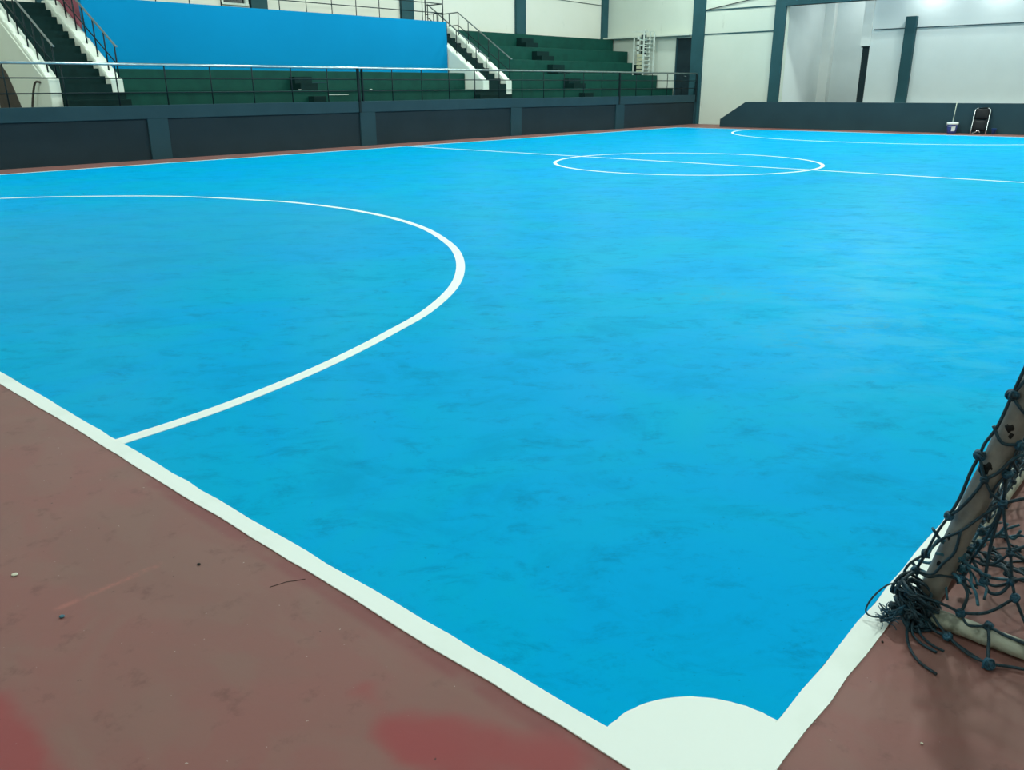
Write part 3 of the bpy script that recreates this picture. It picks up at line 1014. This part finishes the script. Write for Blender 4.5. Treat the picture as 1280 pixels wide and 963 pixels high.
K = {
    'A': (1.075, -0.265, 0.80), 'B': (1.075, -0.215, 0.60), 'C': (1.08, -0.165, 0.38), 'D': (1.08, -0.12, 0.23), 'E': (1.08, -0.10, 0.16),
    'k1': (1.073, -0.24, 0.53), 'k2': (1.10, -0.295, 0.46), 'k3': (1.10, -0.29, 0.555), 'k4': (1.10, -0.36, 0.22), 'k5': (1.10, -0.29, 0.19),
    'k6': (1.08, -0.38, 0.18), 'k7': (1.11, -0.225, 0.165), 'k8': (1.07, -0.25, 0.072), 'k9': (1.065, -0.33, 0.066), 'k10': (0.94, -0.37, 0.02),
    'k11': (1.0, -0.24, 0.02), 'k12': (1.13, -0.24, 0.235), 'k13': (1.10, -0.305, 0.65), 'x1': (1.10, -0.34, 0.31),
    'ta': (1.04, -0.10, 0.10), 'tb': (1.03, -0.15, 0.06),
}
S1 = (1.072, -0.205, 0.345)               # where a cord crosses the face of the strut
net = MB()
EDGES = [
    ['A', (1.075, -0.245, 0.70), (1.076, -0.222, 0.64), 'B'], ['B', (1.076, -0.20, 0.54), (1.078, -0.185, 0.45), 'C'], ['C', (1.08, -0.14, 0.31), 'D'], ['D', 'E'],
    ['A', (1.072, -0.29, 0.77), (1.10, -0.33, 0.72)], ['A', (1.07, -0.285, 0.90), (1.068, -0.31, 1.02)], ['A', (1.07, -0.30, 0.87), (1.09, -0.36, 0.95)],
    [(1.072, -0.235, 0.70), (1.072, -0.265, 0.655), 'k13'],
    ['B', (1.070, -0.228, 0.565), 'k1'], ['k1', (1.071, -0.22, 0.475), (1.071, -0.19, 0.415), 'C'], ['k1', (1.078, -0.27, 0.56), (1.09, -0.31, 0.62), (1.09, -0.40, 0.66)],
    ['k1', (1.078, -0.265, 0.49), 'k2'], ['k2', 'k3'], ['k3', 'k13'], ['k3', (1.085, -0.27, 0.51), (1.09, -0.262, 0.47)], ['k13', (1.09, -0.36, 0.63), (1.09, -0.42, 0.62)],
    ['k2', (1.09, -0.26, 0.42), S1, (1.075, -0.16, 0.30), 'D'], ['k2', (1.10, -0.36, 0.50), (1.09, -0.42, 0.51)], ['k2', (1.10, -0.315, 0.38), 'x1', 'k4'],
    ['k2', (1.11, -0.285, 0.33), 'k5'], ['k5', (1.09, -0.31, 0.165), (1.09, -0.34, 0.175), 'k4'], ['k5', (1.11, -0.315, 0.18), (1.11, -0.34, 0.195), 'k4'], ['k4', 'k6'],
    ['k4', (1.09, -0.40, 0.25), (1.08, -0.46, 0.24)], ['k5', (1.11, -0.255, 0.15), 'k7'], ['k7', (1.09, -0.255, 0.13), 'k8'], ['k8', (1.065, -0.32, 0.11), 'k6'],
    ['k6', (1.08, -0.42, 0.11), (1.07, -0.46, 0.07)], ['k8', (1.05, -0.275, 0.055), (1.045, -0.30, 0.062), 'k9'], ['k9', (1.05, -0.38, 0.064), (1.05, -0.45, 0.06)],
    ['k9', (1.02, -0.345, 0.05), (0.97, -0.36, 0.02), 'k10'], ['k10', (0.98, -0.42, 0.012), (1.0, -0.47, 0.012)], ['k10', (0.96, -0.31, 0.012), 'k11'],
    ['k11', (1.01, -0.19, 0.02), 'tb'], ['k8', (1.055, -0.20, 0.09), 'ta'], ['k7', (1.085, -0.175, 0.17), (1.075, -0.14, 0.155), 'E'], ['k7', 'k12'], ['k5', 'k12'],
    ['k12', (1.11, -0.27, 0.33), 'k2'], ['k12', (1.11, -0.28, 0.24), (1.11, -0.31, 0.26), 'x1'], ['k4', (1.11, -0.33, 0.25), (1.12, -0.29, 0.24)],
    ['x1', (1.10, -0.38, 0.35), (1.09, -0.44, 0.37)], ['x1', (1.12, -0.39, 0.29), (1.09, -0.45, 0.30)], ['k13', (1.12, -0.29, 0.60), (1.14, -0.31, 0.55)],
    ['E', (1.03, -0.07, 0.15), (1.02, -0.055, 0.09), 'ta'], ['E', (1.02, -0.085, 0.15), (1.01, -0.07, 0.10), 'ta'], ['D', (1.05, -0.085, 0.19), (1.05, -0.075, 0.14), 'ta'],
    [S1, (1.075, -0.20, 0.27), (1.073, -0.175, 0.22), (1.073, -0.15, 0.17), 'E'], ['k11', (0.985, -0.28, 0.012), (0.955, -0.34, 0.014), 'k10'],
]
for e in EDGES:
    pts = [K[p] if isinstance(p, str) else p for p in e]
    cord(net, pts, RR * rnd.uniform(0.85, 1.1))
obj('corner_net', net, M['rope'], gl)
for k in ('A', 'B', 'C', 'D', 'E', 'k1', 'k2', 'k3', 'k4', 'k5', 'k6', 'k7', 'k8', 'k9', 'k10', 'k11', 'k13', 'x1'):
    kb = MB()
    knot(kb, K[k], 0.017 if k in ('A', 'B', 'k10') else (0.010 if k in ('k1', 'x1') else 0.0135))
    obj('knot', kb, M['knot'], gl)
# slack part of the net bunched between strut and bars
bun = MB()
for q in range(26):
    tq = rnd.uniform(0, 1)
    c = Vector((1.12 + rnd.uniform(-.02, .10), -0.20 - 0.06 * tq + rnd.uniform(-.03, .03), 0.13 + 0.22 * tq + rnd.uniform(-.03, .03)))
    pts = [c]
    d = Vector((rnd.uniform(-1, 1), rnd.uniform(-1, 1), rnd.uniform(-.8, .8))).normalized()
    for k in range(4):
        d = (d + Vector((rnd.uniform(-1, 1), rnd.uniform(-1, 1), rnd.uniform(-1, 1))) * 0.8).normalized()
        nx = pts[-1] + d * rnd.uniform(0.025, 0.05)
        nx.z = max(nx.z, 0.02)
        pts.append(nx)
    bun.tube(smooth_path(pts, 4), RR * rnd.uniform(0.8, 1.1), 6)
    if q % 2 == 0:
        knot(bun, c, 0.013)
obj('bunched_net', bun, M['lightened'], gl)
# loose net lying and hanging inside, between the bunch and the edge of the picture
low = MB()
G = {}
for i in range(9):
    for j in range(5):
        if (i + j) % 2 == 0:
            x = 1.22 + 0.075 * i + rnd.uniform(-.02, .02)
            G[(i, j)] = Vector((x, -0.20 - 0.06 * j + rnd.uniform(-.015, .015), max(0.008, 0.20 - 0.03 * i - 0.012 * j + rnd.uniform(-.02, .02))))
for (i, j), p in G.items():
    for di in (-1, 1):
        q = G.get((i + di, j + 1))
        if q:
            low.tube(smooth_path([p, (p + q) / 2 + Vector((rnd.uniform(-.02, .02), rnd.uniform(-.02, .02), rnd.uniform(-.012, .012))), q], 4), RR * 0.9, 6)
    knot(low, p, 0.012)
obj('loose_net', low, M['rope'], gl)
# lashing: the dark tangle that ties net, strut and bars together at the corner
tang = MB()
tc_ = Vector((1.05, -0.13, 0.055))
for q in range(46):
    a0 = rnd.uniform(0, 6.28)
    n_ = rnd.randint(5, 9)
    pts = []
    cz = rnd.uniform(-.03, .05)
    rr_ = rnd.uniform(0.025, 0.062)
    tilt = rnd.uniform(-0.8, 0.8)
    for k in range(n_):
        a = a0 + k * rnd.uniform(0.5, 0.9)
        p = tc_ + Vector((math.cos(a) * rr_ * 1.1, math.sin(a) * rr_, cz + math.sin(a + tilt) * 0.035)) + Vector((rnd.uniform(-.012, .012), rnd.uniform(-.012, .012), rnd.uniform(-.012, .012)))
        p.z = max(p.z, 0.008)
        pts.append(p)
    tang.tube(smooth_path(pts, 4), rnd.uniform(0.0032, 0.0055), 6)
for q in range(7):
    knot(tang, tc_ + Vector((rnd.uniform(-.06, .03), rnd.uniform(-.05, .06), rnd.uniform(-.03, .06))), 0.015)
obj('lashing', tang, M['rope'], gl)
fray = MB()
fc = Vector((0.955, -0.075, 0.03))
for q in range(60):                       # frayed rope ends by the white line
    d = Vector((rnd.uniform(-1, 1), rnd.uniform(-1, 1), rnd.uniform(-0.3, 0.9))).normalized() * rnd.uniform(0.012, 0.05)
    p0 = tc_ + Vector((-0.05, 0.02, rnd.uniform(-.02, .02)))
    f0 = fc + Vector((rnd.uniform(-.02, .035), rnd.uniform(-.015, .02), rnd.uniform(-.008, .012)))
    e = f0 + d
    e.z = max(e.z, 0.006)
    pts = [f0, f0 + d * 0.5 + Vector((rnd.uniform(-.006, .006), rnd.uniform(-.006, .006), rnd.uniform(0, .006))), e]
    if q % 6 == 0:
        pts = [p0, (p0 + fc) / 2 + Vector((0, 0, rnd.uniform(0, .02)))] + pts
    fray.tube(smooth_path(pts, 3), rnd.uniform(0.0008, 0.002) if q % 6 else 0.003, 5)
obj('frayed_end', fray, M['knot'], gl)
for pts, r in (([(1.03, -0.08, 0.13), (1.0, -0.045, 0.12), (0.975, -0.015, 0.075), (0.955, -0.005, 0.035), (0.95, -0.02, 0.02), (0.965, -0.055, 0.02)], 0.0028),
               ([(1.01, -0.12, 0.03), (0.94, -0.14, 0.01), (0.88, -0.17, 0.006), (0.835, -0.21, 0.006), (0.81, -0.265, 0.006)], 0.0045),
               ([(1.02, -0.13, 0.04), (0.96, -0.15, 0.012), (0.93, -0.185, 0.007), (0.915, -0.235, 0.007)], 0.0045),
               ([(1.02, -0.14, 0.03), (0.97, -0.17, 0.012), (0.945, -0.21, 0.007), (0.935, -0.25, 0.007)], 0.004),
               ([(1.04, -0.17, 0.06), (1.01, -0.22, 0.03), (0.985, -0.27, 0.012), (0.97, -0.31, 0.008)], 0.0045)):
    obj('loose_cord', MB().tube(smooth_path(pts), r, 6), M['rope'], gl)

# ------------------------------------------------------------------ bits lying about
def chip(name, label, x, y, rx, ry, h, m, cat, z=0.0):
    mb = MB().blob((x, y, z + h * 0.55 + 0.0005), 1.0, (rx, ry, h * 0.5), 0.08)
    return tag(obj(name, mb, M[m], base=(x, y, z)), label, cat)


chip('paint_flake', 'small off-white round flake lying on the worn red floor', -0.78, 2.35, 0.011, 0.013, 0.005, 'chip_white', 'flake')
chip('paint_flake', 'small blue grey flake on the red floor near the pale scratch', -0.77, 1.96, 0.009, 0.011, 0.006, 'chip_blue', 'flake')
chip('grit', 'small black speck of grit on the red floor beyond the pale scratch', -0.31, 1.92, 0.006, 0.008, 0.005, 'chip_dark', 'grit')
chip('grit', 'tiny black speck on the red floor beside the white line near the goal', 0.865, -0.093, 0.004, 0.004, 0.005, 'chip_dark', 'grit')
chip('paint_flake', 'tiny white flake on the red floor under the goal net shadow', 0.50, -0.32, 0.004, 0.004, 0.004, 'chip_white', 'flake')
chip('paper_scrap', 'small pale scrap on the lower green tier below the blue box, the one farther left', 13.9, 21.62, 0.06, 0.03, 0.03, 'paper', 'litter', TIER_Z[0])
chip('paper_scrap', 'small pale scrap on the lower green tier beside the double railing post', 16.6, 21.62, 0.06, 0.03, 0.03, 'paper', 'litter', TIER_Z[0])
chip('paper_scrap', 'small pale scrap on the bottom steps of the left staircase', 7.35, 21.0, 0.04, 0.03, 0.03, 'paper', 'litter', 1.24)

# ------------------------------------------------------------------ lamps
def lamp_light(name, loc, size, watts, parent, color, rot=(0, 0, 0)):
    ld = bpy.data.lights.new(name, 'AREA')
    ld.shape = 'DISK'
    ld.size = size
    ld.energy = watts
    ld.color = color
    o = bpy.data.objects.new(name, ld)
    COL.objects.link(o)
    o.parent = parent
    o.location = loc
    o.rotation_euler = rot
    return o


def point_light(loc, radius, watts, parent, color):
    ld = bpy.data.lights.new('lamp_light', 'POINT')
    ld.shadow_soft_size = radius
    ld.energy = watts
    ld.color = color
    o = bpy.data.objects.new('lamp_light', ld)
    COL.objects.link(o)
    o.parent = parent
    o.location = loc
    return o


LH = 8.2
def high_bay(x, y):
    t = thing('high_bay_lamp', 'round grey high bay lamp hanging from the hall ceiling', 'lamp', (x, y, LH), 'high bay lamps over the court')
    c = (x, y, LH)
    obj('housing', MB().lathe([(0.02, 0.45), (0.10, 0.43), (0.12, 0.25), (0.30, 0.02), (0.31, 0.0), (0.29, 0.0), (0.11, 0.23), (0.02, 0.24)], c, 20), M['housing'], t)
    obj('lens', MB().lathe([(0.001, 0.03), (0.20, 0.03), (0.26, 0.05), (0.001, 0.055)], c, 20), M['lens'], t)
    obj('hanger', MB().tube([(x, y, LH + 0.44), (x, y, ROOF)], 0.012, 6), M['housing'], t)
    return t


LAMP_X = [-1.5, 6.3, 13.0, 19.6, 26.2, 32.0]
LAMP_Y = [0.5, 10.0, 19.4]
proto = high_bay(LAMP_X[0], LAMP_Y[0])
spots = [(x, y) for x in LAMP_X for y in LAMP_Y]
for i, (x, y) in enumerate(spots):
    t = proto
    if i:
        t = proto.copy()
        COL.objects.link(t)
        t.location = (x, y, LH)
        for c in list(proto.children):
            if c.type == 'MESH':
                d = c.copy()
                COL.objects.link(d)
                d.parent = t
    point_light((0, 0, -0.30), 0.22, LAMP_W * LAMP_ONE.get((x, y), LAMP_GAIN[x]), t, LAMP_COLOR)
    lamp_light('lamp_light', (0, 0, -0.03), 0.5, LAMP_DOWN_W * LAMP_ONE.get((x, y), LAMP_GAIN[x]), t, LAMP_COLOR)

for i, (x, y) in enumerate(((38.75, 15.0), (36.7, 13.9), (37.2, 11.4), (37.2, 8.9), (37.2, 6.2), (37.2, 3.5))):
    t = thing('ceiling_lamp', 'round white lamp under the stage ceiling', 'lamp', (x, y, 5.85), 'lamps under the stage ceiling')
    obj('housing', MB().lathe([(0.001, 0.15), (0.12, 0.15), (0.14, 0.0), (0.11, 0.0), (0.10, 0.06), (0.001, 0.06)], (x, y, 5.85), 16), M['housing'], t)
    obj('lens', MB().lathe([(0.001, 0.03), (0.10, 0.03), (0.10, 0.05), (0.001, 0.05)], (x, y, 5.85), 16), M['lens'], t)
    lamp_light('lamp_light', (0, 0, -0.02), 0.2, STAGE_W * (0.65, 0.35, 1, 1, 1, 1)[i], t, (0.90, 1.0, 0.97))
